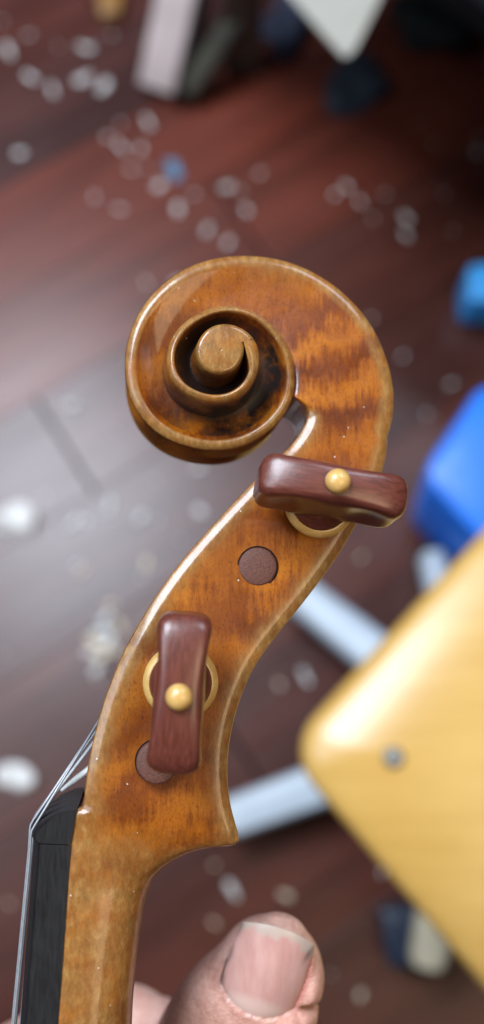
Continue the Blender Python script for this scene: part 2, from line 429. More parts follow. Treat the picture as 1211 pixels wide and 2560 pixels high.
def catmull(A, sub):
    A = np.array(A, float); out = []
    for i in range(len(A)-1):
        p0 = A[max(i-1, 0)]; p1 = A[i]; p2 = A[i+1]; p3 = A[min(i+2, len(A)-1)]
        for j in range(sub):
            t = j/sub
            out.append(0.5*((2*p1)+(-p0+p2)*t+(2*p0-5*p1+4*p2-p3)*t*t+(-p0+3*p1-3*p2+p3)*t**3))
    out.append(A[-1]); return np.array(out)
rows = catmull([(f[0], f[1], b[0], b[1], z, n, tr, fd) for (f, b, z, n, tr, fd) in KEY], 7)
sp_secs = []; eye_secs = []
def spiral_prof(th, eye):
    ze = float(z_edge(th)); R = float(Rt(th)); e = np.array([math.cos(math.radians(th)), math.sin(math.radians(th))])
    if eye: Rin = 0.02
    else: Rin = float(Rt(th+360))
    W = R-Rin
    cb = float(np.interp(th, [-24, 60, 300, 400, 640, 700, 737], [2.3, 2.1, 1.6, 1.3, 1.3, 1.6, 2.0]))
    if not eye:
        cb = min(cb, W*0.9)
        kk = max(0, min(1, (th-(TH_EYE-55))/55)); cb = cb*(1-kk)+ (W-0.02)*kk
    depth = float(np.interp(th, [-24, 20, 100, 200, 300, 400, 500, 620, 690, TH_EYE], [0, .2, 1.3, 2.3, 3.1, 3.8, 4.8, 5.8, 5.0, .3]))
    pat = float(np.interp(th, [60, 200, 300, 345, 420, 480, 540, 640, 700, 740], [.0, .35, 1.0, 1.1, 1.0, 1.7, 3.0, 3.0, 2.4, .8]))  # blackened varnish plus painted recess shade, heaviest round the eye
    if eye:
        pr = [(0, 0, 0, 0), (0, ze*.3, 0, 0), (0, ze-2, 0, 0), (0, ze+.3, .8, 0)]
        m = 3+NI
        for j in range(1, m+1):
            f = j/m*(1-0.5/R); pr.append((R*f, ze+.3*(1-(R*f/4.6)**2), .9, 0))
        zr = ze+.3*(1-(R/4.6)**2); pr += [(R-.45, zr+.02, 1, 0), (R-.3, zr-.08, 1, 0), (R-.1, zr-.35, 1, 0), (R, zr-.8, .7, 0)]
    else:
        zf = ze-depth
        ed = np.interp(th, [-24, 0], [0, 1])
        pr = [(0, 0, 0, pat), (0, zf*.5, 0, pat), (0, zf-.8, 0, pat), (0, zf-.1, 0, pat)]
        m = 3+NI
        for j in range(1, m+1):
            f = j/(m+1); z = ze-depth*(1-f**2.2)
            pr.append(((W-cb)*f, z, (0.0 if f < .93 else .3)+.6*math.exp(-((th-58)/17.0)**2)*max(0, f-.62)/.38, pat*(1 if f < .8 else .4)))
        pr += [(W-cb, ze, .8, 0), (W-cb*.6, ze-.05, 1, 0), (W-.25, ze-.5, 1, 0), (W, ze-1.0, .9, 0)]
    if th < 338: fd = float(np.interp(th, [-24, 60, 250, 310, 338], [.5, 1.0, 1.5, 1.3, .5])); so = 0
    else: fd = 0; so = float(np.interp(th, [338, 380], [0, 0.085]))
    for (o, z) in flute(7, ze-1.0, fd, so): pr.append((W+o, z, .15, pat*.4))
    return CL+e*Rin, CL+e*R, pr
def spiral_section(th, eye): return section(*spiral_prof(th, eye))
e0 = np.array([math.cos(math.radians(TH0)), math.sin(math.radians(TH0))])
F_OFF = CL+e0*float(Rt(TH0+360))-P(rows[0][0], rows[0][1], rows[0][4]); B_OFF = CL+e0*float(Rt(TH0))-P(rows[0][2], rows[0][3], rows[0][4]-1)
peg_secs = []
for ri, r in enumerate(rows):
    ze = r[4]; n = min(1, max(0, r[5])); tr = max(0.0, r[6]); fd = max(0, r[7])
    Fp = P(r[0], r[1], ze); Bp = P(r[2], r[3], (ze-1.0)*(1-n))
    kf = max(0, 1-ri/12.0); Fp = Fp+F_OFF*kf; kb = max(0, 1-ri/20.0); Bp = Bp+B_OFF*kb
    L = np.hypot(*(Bp-Fp))
    ch = 2.1 if r[1] > 1040 else 0.5+1.6*max(0, (r[1]-985)/55)
    a = prof_pegbox(L, ze, ch, 2.2, tr, min(5.0, ze-1), fd); b = prof_neck(L, ze)
    pr = [tuple(np.array(x)*(1-n)+np.array(y)*n) for x, y in zip(a, b)]
    if ri < 16:
        q = ri/16.0; q = q*q*(3-2*q); sp0 = spiral_prof(TH0, False)
        W0 = np.hypot(*(sp0[1]-sp0[0])); pr = [tuple(np.array((x[0]*L/W0,)+tuple(x[1:]))*(1-q)+np.array(y)*q) for x, y in zip(sp0[2], pr)]
    peg_secs.append(section(Fp, Bp, pr))
for th in np.arange(TH0, TH_EYE, 2.0): sp_secs.append(spiral_section(th, False))
sp_secs.append(spiral_section(TH_EYE-0.05, False))
for th in np.arange(TH_EYE, TH_END, 4.0): eye_secs.append(spiral_section(th, True))
eye_secs.append(spiral_section(TH_END, True))

def strip_mesh(secs):
    n = len(secs[0]); V = []; F = []; W = []; PT = []
    for side in (1, -1):
        b = len(V)
        for s in secs:
            for q in s: V.append((q[0]*.001, q[1]*.001, q[2]*.001*side)); W.append(q[3]); PT.append(q[4])
        for i in range(len(secs)-1):
            for j in range(n-1):
                a = b+i*n+j; f = (a, a+1, a+n+1, a+n)
                F.append(f if side > 0 else f[::-1])
    return V, F, W, PT
chain = [s for s in reversed(peg_secs)] + sp_secs[1:]          # neck end -> throat, then round the volute
n_neck = 13*7
def normals_of(V, F):
    V = np.array(V); N = np.zeros_like(V)
    F = np.array(F); c = np.cross(V[F[:, 2]]-V[F[:, 0]], V[F[:, 3]]-V[F[:, 1]])
    for q in range(4): np.add.at(N, F[:, q], c)
    return N/np.maximum(np.linalg.norm(N, axis=1, keepdims=True), 1e-12)
allV, allF, allW, allP = strip_mesh(chain)
allN = normals_of(allV, allF)
def sub_part(name, i0, i1):
    n = len(chain[0]); tot = len(chain); V = []; F = []; W = []; PT = []; N = []
    for sd in (0, 1):
        b = len(V)
        for i in range(i0, i1+1):
            for j in range(n):
                q = sd*tot*n+i*n+j
                V.append(allV[q]); W.append(allW[q]); PT.append(allP[q]); N.append(allN[q])
        for i in range(i1-i0):
            for j in range(n-1):
                a = b+i*n+j; f = (a, a+1, a+n+1, a+n); F.append(f if sd == 0 else f[::-1])
    me = bpy.data.meshes.new(name); me.from_pydata(V, [], F); me.update(); me.materials.append(MAPLE)
    me.polygons.foreach_set('use_smooth', [True]*len(me.polygons))
    for k_, a_ in (('wear', W), ('patina_shade', PT)):
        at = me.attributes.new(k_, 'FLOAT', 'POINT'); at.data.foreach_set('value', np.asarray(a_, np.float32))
    me.normals_split_custom_set_from_vertices([tuple(x) for x in N])
    o = bpy.data.objects.new(name, me); col.objects.link(o); o.parent = violin
    return o
flipped = allN[(len(chain)//2)*len(chain[0])+10][2] < 0
if flipped:
    allF = [f[::-1] for f in allF]; allN = -allN
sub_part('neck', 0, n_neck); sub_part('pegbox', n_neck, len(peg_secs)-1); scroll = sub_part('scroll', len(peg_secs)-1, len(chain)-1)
def raw_part(name, secs):
    V, F, W, PT = strip_mesh(secs)
    o = mesh_obj(name, V, F, MAPLE, violin, True, {'wear': W, 'patina_shade': PT})
    bm = bmesh.new(); bm.from_mesh(o.data); bmesh.ops.remove_doubles(bm, verts=bm.verts, dist=2e-6); bm.to_mesh(o.data); bm.free()
    return o
eye = raw_part('scroll_eye', eye_secs); eye.parent = scroll

# fingerboard, nut, strings
def vl(x, y, z): return (x*.001, y*.001, z*.001)
J0 = P(172, 2113, 12.0); J1 = P(140, 2560, 12.4); ax = (J0-J1)/np.hypot(*(J0-J1)); hx = np.array([-ax[1], ax[0]])
if hx[0] > 0: hx = -hx
def fb(a, h, z): p = J0+ax*a+hx*h; return vl(p[0], p[1], z)
def crown(z, hw): return 1.75*(1-(z/hw)**2)
rings = []
for a in (0, -0.3, -15, -40, -70, -105, -140):
    hw = 12.0-a*0.02; hh = 5.0
    ring = [fb(a, -0.4, -hw), fb(a, -0.4, 0), fb(a, -0.4, hw), fb(a, 2.5, hw), fb(a, hh-.25, hw), fb(a, hh, hw-.3)]
    for z in np.linspace(hw-1.2, -hw+1.2, 11): ring.append(fb(a, hh+crown(z, hw), z))
    ring += [fb(a, hh, -hw+.3), fb(a, hh-.25, -hw), fb(a, 2.5, -hw)]
    rings.append(ring)
V, F = loft(rings)
fix_normals(mesh_obj('fingerboard', V, F, EBONY, violin), 0.6)
zn = [8.1, 2.7, -2.7, -8.1]
rings = []
npf = [(0.15, -0.3), (0.15, 2), (0.15, 4.6), (0.2, 5.3), (0.7, 5.75), (1.5, 5.7), (2.5, 5.2), (3.5, 4.4), (4.5, 3.2), (5.3, 1.9), (5.8, 0.5), (5.9, -1.0)]
for z in np.linspace(-12.1, 12.1, 81):
    dip = sum(0.75*math.exp(-((z-q)/0.45)**2) for q in zn)
    edge = max(0, abs(z)-11.6)
    ring = []
    for (a, h) in npf:
        t = max(0, min(1, h/5.0))
        ring.append(fb(a, h+(crown(z, 12.1)-dip)*t-edge*.6*t, z))
    rings.append(ring)
V, F = loft(rings)
fix_normals(mesh_obj('nut', V, F, EBONY, violin), 0.7)
peg_px = {'e': (452, 1712), 'far_low': (380, 1908), 'far_high': (646, 1415), 'high': (802, 1256)}
targets = [(335, 1700), (395, 1850), (600, 1400), (690, 1330)]
for q, (z, rad, tgt) in enumerate(zip(zn, (0.22, 0.27, 0.31, 0.34), [(278, 1752), (284, 1752), (296, 1750), (300, 1770)])):
    tp = P(tgt[0], tgt[1], z*.75)
    hn = 5.75+crown(z, 12.1)-0.35
    pts = [fb(-138, 5+crown(z*1.1, 14.8)+3.2+rad, z*1.25), fb(-60, 5+crown(z, 13)+1.6+rad, z*1.1), fb(-3, hn+.35, z), fb(0.5, hn+.42, z), fb(1.4, hn+.33, z), fb(2.3, hn-.1, z)]
    pts.append(vl(tp[0], tp[1], z*.75))
    V, F = tube(pts, rad*.001, 10)
    fix_normals(mesh_obj('string', V, F, STEEL_STRING, violin))
# white silk end winding on one string
a0 = Vector(fb(6.2, 3.0, -5.5)); tq = P(300, 1868, 0); a1 = Vector(vl(tq[0], tq[1], -4))
V, F = tube([a0, a0.lerp(a1, .25), a0.lerp(a1, .6), a1], [0.0003, 0.0006, 0.0006, 0.0004], 10)
fix_normals(mesh_obj('silk_winding', V, F, SILK, violin))

# pegs: thumb piece lofted along its length, turned shaft, boxwood collar and finial
def thumb_piece():
    N = 40; rings = []
    xs = [-12.55, -12.45, -12.2, -11.7] + list(np.linspace(-11, 11, 23)) + [11.7, 12.2, 12.45, 12.55]
    for x in xs:
        f = abs(x)/12.5
        zt = 15.2 + 0.9*math.cos(f*math.pi/2) - 1.1*f**4
        zb = 1.2 + 3.2*max(0, f-0.28)**1.4 - 0.6*math.exp(-(x/3.0)**2)
        hw = 4.5 - 0.6*math.exp(-((x-1.0)/5.0)**2)
        e = max(0, (abs(x)-10.0)/2.6); sc = math.sqrt(max(0.02, 1-e*e)) if e > 0 else 1
        zm = (zt+zb)/2; hz = (zt-zb)/2*(0.86+0.14*sc); hw *= (0.45+0.55*sc)
        ring = []
        for kk in range(N):
            a = 2*math.pi*kk/N; ca, sa = math.cos(a), math.sin(a)
            y = hw*math.copysign(abs(ca)**0.46, ca); z = math.copysign(abs(sa)**0.5, sa)
            dish = 1-0.26*(1-z*z)*math.exp(-((abs(x)-6.5)/4.0)**2) - 0.10*(1-z*z)
            if z > .3: dish *= 1
            ring.append((x*.001, y*dish*.001, (zm+hz*z)*.001))
        rings.append(ring)
    return loft(rings)
def peg(base_uv, zbase, ball_uv, ang, mirrored=False, standoff=6.0, shaft_len=34.0):
    """base_uv: photo pixel of the collar centre; ball_uv: of the finial"""
    b = P(base_uv[0], base_uv[1], zbase); bz = zbase
    t = P(ball_uv[0], ball_uv[1], zbase+19.5)
    axis = Vector((t[0]-b[0], t[1]-b[1], 19.5)).normalized()
    zq = axis; xq = Vector((math.cos(ang), math.sin(ang), 0)); xq = (xq-zq*xq.dot(zq)).normalized(); yq = zq.cross(xq)
    M = Matrix((xq, yq, zq)).transposed().to_4x4(); M.translation = Vector(vl(b[0], b[1], bz))
    if mirrored:
        S = Matrix.Diagonal((1, 1, -1, 1)); M = S @ M @ Matrix.Diagonal((1, 1, -1, 1)) @ Matrix.Rotation(math.pi, 4, 'X')
    return M
def build_peg(M, ln, wide=1.0):
    V1, F1 = thumb_piece(); V1 = [(x, y*wide, z) for x, y, z in V1]
    prof = [(0.0033, -ln*.001), (0.0035, -ln*.001+.0004), (0.0040, -0.006), (0.0042, -0.0012), (0.0054, -0.0008), (0.0056, 0.0006), (0.0049, 0.0016), (0.0040, 0.0026), (0.0034, 0.0042), (0.0028, 0.0075)]
    V2, F2 = lathe(prof, 40)
    F = list(F1)+[tuple(i+len(V1) for i in f) for f in F2]
    o = fix_normals(mesh_obj('peg', V1+V2, F, ROSE, violin), 0.9)
    o.matrix_local = M
    Vc, Fc = lathe([(0.0052, -0.0013), (0.0061, -0.0012), (0.0065, -0.0006), (0.0065, 0.0000), (0.0061, 0.0006), (0.00545, 0.0009)], 48)
    fix_normals(mesh_obj('collar', Vc, Fc, BOXW, o), 0.9)
    Vb, Fb = lathe([(0.0008, 0.0154), (0.0019, 0.0157), (0.00215, 0.0164), (0.0020, 0.0172), (0.0015, 0.0178), (0.0008, 0.0181), (0.0002, 0.0182)], 28)
    fix_normals(mesh_obj('finial', Vb, Fb, BOXW, o))
    return o
SO = 3.4
p1 = build_peg(peg((452, 1706), 12.0+SO, (447, 1751), math.radians(85.5)), 31, 1.17)
p2 = build_peg(peg((800, 1256), 9.6+SO, (855, 1192), math.radians(-9.5)), 27)
# far-side pegs: the same heads below, their shaft ends coming out through the near cheek
for (uv, z, out, rr) in (((646, 1416), 10.4, 0.35, 3.5), ((394, 1908), 12.45, 2.6, 3.6)):
    b = P(uv[0], uv[1], z+out)
    M = Matrix.Translation(vl(b[0], b[1], -(z+SO))) @ Matrix.Rotation(math.pi, 4, 'X') @ Matrix.Rotation(0.9 if z > 11 else 2.2, 4, 'Z')
    o = build_peg(M, 2*z+SO-2)
    V, F = lathe([(rr*.001, -6*.001), (rr*.001, (out-.35)*.001), ((rr-.12)*.001, (out-.1)*.001), ((rr-.4)*.001, out*.001), ((rr*.4)*.001, (out+.12)*.001)], 40)
    e = fix_normals(mesh_obj('peg_end', [(x, y, zz) for x, y, zz in V], F, ROSE_END, o), 0.9)
    e.matrix_local = M.inverted() @ Matrix.Translation(vl(b[0], b[1], z-.2))
    V, F = lathe([((rr+.26)*.001, -.001), ((rr+.26)*.001, .00010), ((rr+.02)*.001, .00010), ((rr+.02)*.001, -.001)], 40, False)
    h = mesh_obj('peg_hole_rim', V, F, RUBBER, o); h.matrix_local = M.inverted() @ Matrix.Translation(vl(b[0], b[1], z-.2))

# ------------------------------------------------------------------ the hand
def capsule_chain(pts, n=20):
    rings = []
    P_ = [Vector(p[:3]) for p in pts]; R_ = [p[3] for p in pts]
    dense = catmull([list(p)+[r] for p, r in zip(P_, R_)], 6)
    Pd = [Vector(d[:3]) for d in dense]; Rd = [d[3] for d in dense]
    t0 = (Pd[1]-Pd[0]).normalized(); t1 = (Pd[-1]-Pd[-2]).normalized()
    st = [(Pd[0]-t0*Rd[0]*math.sin(a), Rd[0]*math.cos(a)) for a in (1.5, 1.2, .9, .6, .3)]
    en = [(Pd[-1]+t1*Rd[-1]*math.sin(a), Rd[-1]*math.cos(a)) for a in (.3, .6, .9, 1.2, 1.5)]
    allp = st+list(zip(Pd, Rd))+en
    V, F = tube([p for p, r in allp], [r for p, r in allp], n)
    return V, F
parts = []
DN = 190.0                                             # camera distance of the thumb nail (mm)
def pxmm(d): return FPX/d
# thumb: (u, v, camera distance of the axis, half width px, half thickness mm)
TH = [(712,2318,197,62,4.4),(706,2335,197.5,92,6.0),(697,2362,198,116,7.6),(687,2395,198.4,132,8.7),(673,2432,199,144,9.3),(653,2475,200,158,9.7),(626,2525,201,176,10.1),(596,2585,204,188,10.6),(562,2660,210,194,11.2),(522,2760,221,198,12),(480,2880,236,205,13),(430,3020,243,240,15),(390,3180,248,290,17)]
d_ = catmull(TH, 5); rings = []
for i in range(len(d_)):
    u, v, dd, hw, ht = d_[i]
    c = Q(u, v, dd); a_ = d_[max(i-1, 0)]; b_ = d_[min(i+1, len(d_)-1)]
    tx, ty = b_[0]-a_[0], b_[1]-a_[1]; ln = math.hypot(tx, ty)
    nx, ny = -ty/ln, tx/ln                              # pixel direction across the thumb
    if i < 22: nx, ny = math.cos(math.radians(19)), math.sin(math.radians(19))
    ex = Vector((nx, -ny, 0)).normalized(); ez = Vector((0.0, -0.12, 1)).normalized()
    w = hw/pxmm(dd)
    ring = []
    for kk in range(32):
        a = 2*math.pi*kk/32; ca, sa = math.cos(a), math.sin(a)
        ring.append(c + ex*(w*math.copysign(abs(ca)**0.88, ca)) + ez*(ht*math.copysign(abs(sa)**0.9, sa)))
    rings.append(ring)
t = (rings[0][0]-rings[0][16])
c0 = sum((Vector(p) for p in rings[0]), Vector())/32
axd = (c0 - sum((Vector(p) for p in rings[4]), Vector())/32).normalized()
pre = []
for (k1, k2) in ((2.6, .12), (2.4, .45), (1.7, .72), (.9, .9)):
    pre.append([c0 + (Vector(p)-c0)*k2 + axd*k1 for p in rings[0]])
parts.append(loft(pre+rings))
def q4(u, v, d, r): q = Q(u, v, d); return (q.x, q.y, q.z, r)
# palm and heel of the hand behind the neck, fingers wrapping round to the left, wrist
parts.append(capsule_chain([q4(520, 2900, 244, 15), q4(420, 3080, 255, 20), q4(330, 3300, 262, 23), q4(280, 3600, 268, 24), q4(250, 4000, 276, 23)]))
parts.append(capsule_chain([q4(240, 2780, 256, 13), q4(220, 3050, 262, 17), q4(210, 3350, 266, 20), q4(210, 3650, 270, 23), q4(210, 4100, 278, 24)]))
parts.append(capsule_chain([q4(430, 2800, 246, 12), q4(240, 2860, 256, 14), q4(60, 2950, 256, 12)]))
parts.append(capsule_chain([q4(430, 3000, 250, 15), q4(240, 3060, 260, 16), q4(60, 3100, 258, 14)]))
# index finger: rises behind the neck, bends to the left and comes round the fingerboard
parts.append(capsule_chain([q4(420, 2760, 246, 10.5), q4(395, 2660, 246, 9.8), q4(362, 2572, 242, 8.4), q4(300, 2545, 241, 8.2), q4(190, 2570, 241, 8.2), q4(70, 2625, 238, 7.9), q4(0, 2660, 226, 7.3), q4(-10, 2680, 214, 6.4)]))
parts.append(capsule_chain([q4(470, 2720, 240, 8.5), q4(432, 2620, 238, 7.2), q4(404, 2560, 236, 6.4), q4(396, 2560, 238, 6)]))
for kk in range(3):
    dv = 235*(kk+1); sh = 1-(.04*kk)
    parts.append(capsule_chain([q4(320, 2780+dv, 258, 10), q4(180, 2700+dv, 258, 9.5*sh), q4(60, 2700+dv, 252, 9*sh), q4(-50, 2720+dv, 238, 8.3*sh), q4(-70, 2740+dv, 222, 7.4*sh), q4(-30, 2750+dv, 212, 6.6*sh)]))
V = []; F = []
for v_, f_ in parts:
    b = len(V); V += [Vector(p)*.001 for p in v_]; F += [tuple(i+b for i in f) for f in f_]
tmp = fix_normals(mesh_obj('hand', V, F, None))
md = tmp.modifiers.new('r', 'REMESH'); md.mode = 'VOXEL'; md.voxel_size = 0.00075; md.use_smooth_shade = True
bpy.context.view_layer.update()
dg = bpy.context.evaluated_depsgraph_get()
me = bpy.data.meshes.new_from_object(tmp.evaluated_get(dg)); bpy.data.objects.remove(tmp)
X = np.zeros(len(me.vertices)*3); me.vertices.foreach_get('co', X); X = X.reshape(-1, 3)
E = np.zeros(len(me.edges)*2, dtype=int); me.edges.foreach_get('vertices', E); E = E.reshape(-1, 2)
deg = np.bincount(E.ravel(), minlength=len(X))[:, None]
for it in range(14):
    S = np.zeros_like(X); np.add.at(S, E[:, 0], X[E[:, 1]]); np.add.at(S, E[:, 1], X[E[:, 0]])
    X += 0.5*(S/np.maximum(deg, 1)-X)
X *= 1000.0
# nail frame (mm, camera axes)
NT0 = math.radians(18.5)
bvec = np.array([math.sin(NT0), math.cos(NT0), 0.05]); bvec /= np.linalg.norm(bvec)
avec = np.array([math.cos(NT0), -math.sin(NT0), 0.0])
nvec = np.cross(avec, bvec)
N0 = np.array(Q(671, 2430, DN))
D_ = X-N0; A = D_@avec; Bc = D_@bvec; Nn = D_@nvec
HWN = 7.8
def nail_lo(a): return -9.0+2.6*(np.abs(a)/HWN)**2.6 - 0.0*a            # cuticle curve
def nail_hi(a): return 9.1-2.5*(np.abs(a)/HWN)**2.2
def nail_w(b): return HWN*(1.0-0.05*((b-1)/9)**2-0.05*np.clip((b-3)/6, 0, 1))
def nail_n(a, b): return 1.05-(a*a)/(2*8.6)-0.009*(b-1)**2
front = Nn > -4.5
wa = nail_w(Bc)
dist = np.maximum(np.maximum(np.abs(A)-wa, nail_lo(np.clip(A, -HWN, HWN))-Bc), Bc-nail_hi(np.clip(A, -HWN, HWN)))
surf = nail_n(np.clip(A, -HWN-3, HWN+3), Bc)
ins = np.clip(-dist/0.6, 0, 1)
tip_side = np.clip((Bc-5.5)/2.5, 0, 1)
fold = np.exp(-((dist-1.1)/1.2)**2)*(1-0.75*tip_side)
tgt_n = np.where(dist < 0.15, surf-0.55, surf+0.30*fold)
wgt = np.where(dist < 0.15, 1.0, np.exp(-(np.clip(dist, 0, 9)/1.7)**2))*front
Nn2 = Nn*(1-wgt)+tgt_n*wgt
X = X + (Nn2-Nn)[:, None]*nvec[None, :]
# knuckle wrinkles below the nail
for (b0, a0, amp, wd, cu) in ((-12.2, -2, .16, .30, .015), (-13.6, -4, .20, .35, .02), (-15.1, -3, .26, .40, .022), (-16.6, -4, .24, .4, .02), (-18.4, -3, .28, .45, .018), (-20.5, -3, .25, .5, .016)):
    bb = b0+cu*(A-a0)**2+.35*np.sin(A*1.3+b0)
    g = np.exp(-((Bc-bb)/wd)**2)*np.exp(-((A-a0)/8.0)**2)*(Nn > -6)
    X -= 1.9*amp*g[:, None]*nvec[None, :]
grime = np.exp(-((dist-.15)/.33)**2)*front*np.clip((-A/HWN)*1.4-0.2, 0, 1)*np.clip((Bc+9)/3, 0, 1)*np.clip((8-Bc)/3, 0, 1)
grime = np.maximum(grime, .75*np.exp(-((dist-.2)/.3)**2)*front*np.clip((Bc-4.5)/2, 0, 1)*np.clip((A-4.5)/2, 0, 1))
red = .85*np.exp(-((dist-.35)/.6)**2)*front*np.clip((A/HWN)*1.6-.6, 0, 1)
red = np.maximum(red, .35*np.exp(-((dist-.8)/1.0)**2)*front*(A < 0))
X /= 1000.0
me.vertices.foreach_set('co', X.ravel()); me.update()
me.materials.clear(); me.materials.append(SKIN)
me.polygons.foreach_set('use_smooth', [True]*len(me.polygons))
cut = .8*np.exp(-((dist-.35)/.28)**2)*front*np.clip((-Bc-5.5)/2, 0, 1)*(.5+.5*np.sin(A*2.3+1)*np.sin(A*.9))
for k_, a_ in (('grime', grime), ('red', red), ('cuticle', cut)):
    at = me.attributes.new(k_, 'FLOAT', 'POINT'); at.data.foreach_set('value', np.asarray(np.clip(a_, 0, 1), np.float32))
me.name = 'hand'
hand = bpy.data.objects.new('hand', me); col.objects.link(hand); hand.matrix_world = M_CAM
tag(hand, 'bare hand gripping the violin neck, thumb pointing up with grimy nail', 'hand')
# thumb nail plate
NA, NB = 33, 41; V = []; F = []; fr = []; lu = []; gr = []
for sgn in (0, 1):
    for ib in range(NB):
        for ia in range(NA):
            sa = -1+2*ia/(NA-1); fb_ = ib/(NB-1)
            aa = sa*HWN
            lo, hi = nail_lo(aa), nail_hi(aa)
            b_ = lo+(hi-lo)*fb_; aa = sa*nail_w(b_)
            rim = min(1, min(1-abs(sa), fb_*1.5, (1-fb_)*1.5)*9)
            nn = nail_n(aa, b_)-(0.35 if sgn else 0)-(1-rim)**2*(0.12 if not sgn else 0)
            p = N0+avec*aa+bvec*b_+nvec*nn
            V.append(p*.001)
            wob = .35*math.sin(aa*2.1)+.25*math.sin(aa*4.7+1)
            fr.append(float(.8*np.clip((b_-(hi-2.1+wob*.9+.5*math.sin(aa*.8)))/.8, 0, 1)))
            lu.append(float(.8*np.clip((-4.6-b_-.05*aa*aa)/1.6, 0, 1)))
            gr.append(float(np.clip(.85*math.exp(-((aa-6.6-.25*(b_-5.2))/.55)**2)*math.exp(-((b_-5.0)/1.5)**2)+.7*max(0, (-sa-.9))*10*(.5+.5*math.sin(b_*1.1+2)), 0, 1)))
for sgn in (0, 1):
    b0 = sgn*NA*NB
    for ib in range(NB-1):
        for ia in range(NA-1):
            q = b0+ib*NA+ia; f = (q, q+1, q+NA+1, q+NA); F.append(f if not sgn else f[::-1])
bd = [ia for ia in range(NA)]+[ib*NA+NA-1 for ib in range(1, NB)]+[(NB-1)*NA+ia for ia in range(NA-2, -1, -1)]+[ib*NA for ib in range(NB-2, 0, -1)]
for i in range(len(bd)):
    p, q = bd[i], bd[(i+1) % len(bd)]; F.append((q, p, p+NA*NB, q+NA*NB))
nail = mesh_obj('thumb_nail', V, F, NAIL, hand, True, {'free': fr, 'lunula': lu, 'grime': gr})
fix_normals(nail, 1.0)

# ------------------------------------------------------------------ the chair: moulded plywood seat on a star base
SZ = 0.45
K = world_at_z(712, 1872, SZ); k1 = world_at_z(1211, 1326, SZ); k2 = world_at_z(1211, 2462, SZ)
e1 = (k1-K).normalized(); e2 = (k2-K).normalized()
chair = empty('chair'); tag(chair, 'pale yellow plywood chair seat with steel rivet on a grey star base', 'chair')
cn = [K, K+e2*.40, K+e2*.40+e1*.42, K+e1*.42]
cn = [(p.x, p.y) for p in cn]
if sum(cn[i][0]*cn[(i+1) % 4][1]-cn[(i+1) % 4][0]*cn[i][1] for i in range(4)) < 0: cn = cn[::-1]
V, F = slab(cn, 0.026, [(0.006, SZ-.024), (0.001, SZ-.0232), (0, SZ-.021), (0, SZ-.0145), (.001, SZ-.0118), (.003, SZ-.0098), (.008, SZ-.0076), (.016, SZ-.0052), (.026, SZ-.0030), (.038, SZ-.0013), (.052, SZ-.0003), (.066, SZ), (.10, SZ-.0008), (.15, SZ-.0028)], 14)
seat = fix_normals(mesh_obj('seat', V, F, BIRCH, chair), 1.2)
rp = world_at_z(985, 1893, SZ)
V, F = lathe([(.0052, -.001), (.0052, .0006), (.0046, .0014), (.0030, .0020), (.0012, .0014), (.0004, .0012)], 24)
rv = fix_normals(mesh_obj('rivet', [(x+rp.x, y+rp.y, z+SZ-.0006) for x, y, z in V], F, SCREW, seat))
bc = world_at_z(1173, 1825, 0.07)
V, F = lathe([(.030, .045), (.034, .05), (.034, .09), (.025, .10), (.025, .25), (.018, .255), (.018, .40), (.06, .418), (.06, SZ-.0265)], 28)
fix_normals(mesh_obj('column', [(x+bc.x, y+bc.y, z) for x, y, z in V], F, PAINTED_METAL, chair), .6)
def leg(u, v, mat, w=0.038, ext=1.0):
    e = world_at_z(u, v, .06); d = Vector((e.x-bc.x, e.y-bc.y, 0))*ext; L = d.length; d.normalize(); s = Vector((-d.y, d.x, 0))
    rings = []
    for f in (0.0, .1, .35, .6, .85, .97, 1.0):
        w_ = w*(1.1-.22*f)/2*(0.75 if f == 1 else 1); zt = .092-.030*f; zb = zt-.028; c = Vector((bc.x, bc.y, 0))+d*(L*f)
        b_ = .004
        rings.append([c+s*x+Vector((0, 0, z)) for x, z in ((-w_+b_, zb), (w_-b_, zb), (w_, zb+b_), (w_, zt-b_*1.6), (w_-b_, zt-b_*.3), (w_-b_*2.4, zt), (-w_+b_*2.4, zt), (-w_+b_, zt-b_*.3), (-w_, zt-b_*1.6), (-w_, zb+b_))])
    V, F = loft(rings); o = fix_normals(mesh_obj('leg', V, F, mat, chair), .7)
    V, F = lathe([(.004, -.010), (.016, -.0095), (.020, -.006), (.020, .006), (.016, .0095), (.004, .010)], 20)
    c = Vector((bc.x, bc.y, 0))+d*(L*.96); M = Matrix.Translation((c.x, c.y, .0200)) @ d.to_track_quat('X', 'Z').to_matrix().to_4x4() @ Matrix.Rotation(math.pi/2, 4, 'X')
    fix_normals(mesh_obj('caster', [M @ Vector(p) for p in V], F, DARK_PLASTIC, o), .5)
    V, F = box(.02, .02, .02, .002)
    return o
leg(735, 1468, PAINTED_METAL); leg(560, 2052, PAINTED_METAL); leg(1074, 2425, WARM_LIT_METAL, .034); leg(1085, 1375, PAINTED_METAL, .026)
leg(1650, 1900, PAINTED_METAL)

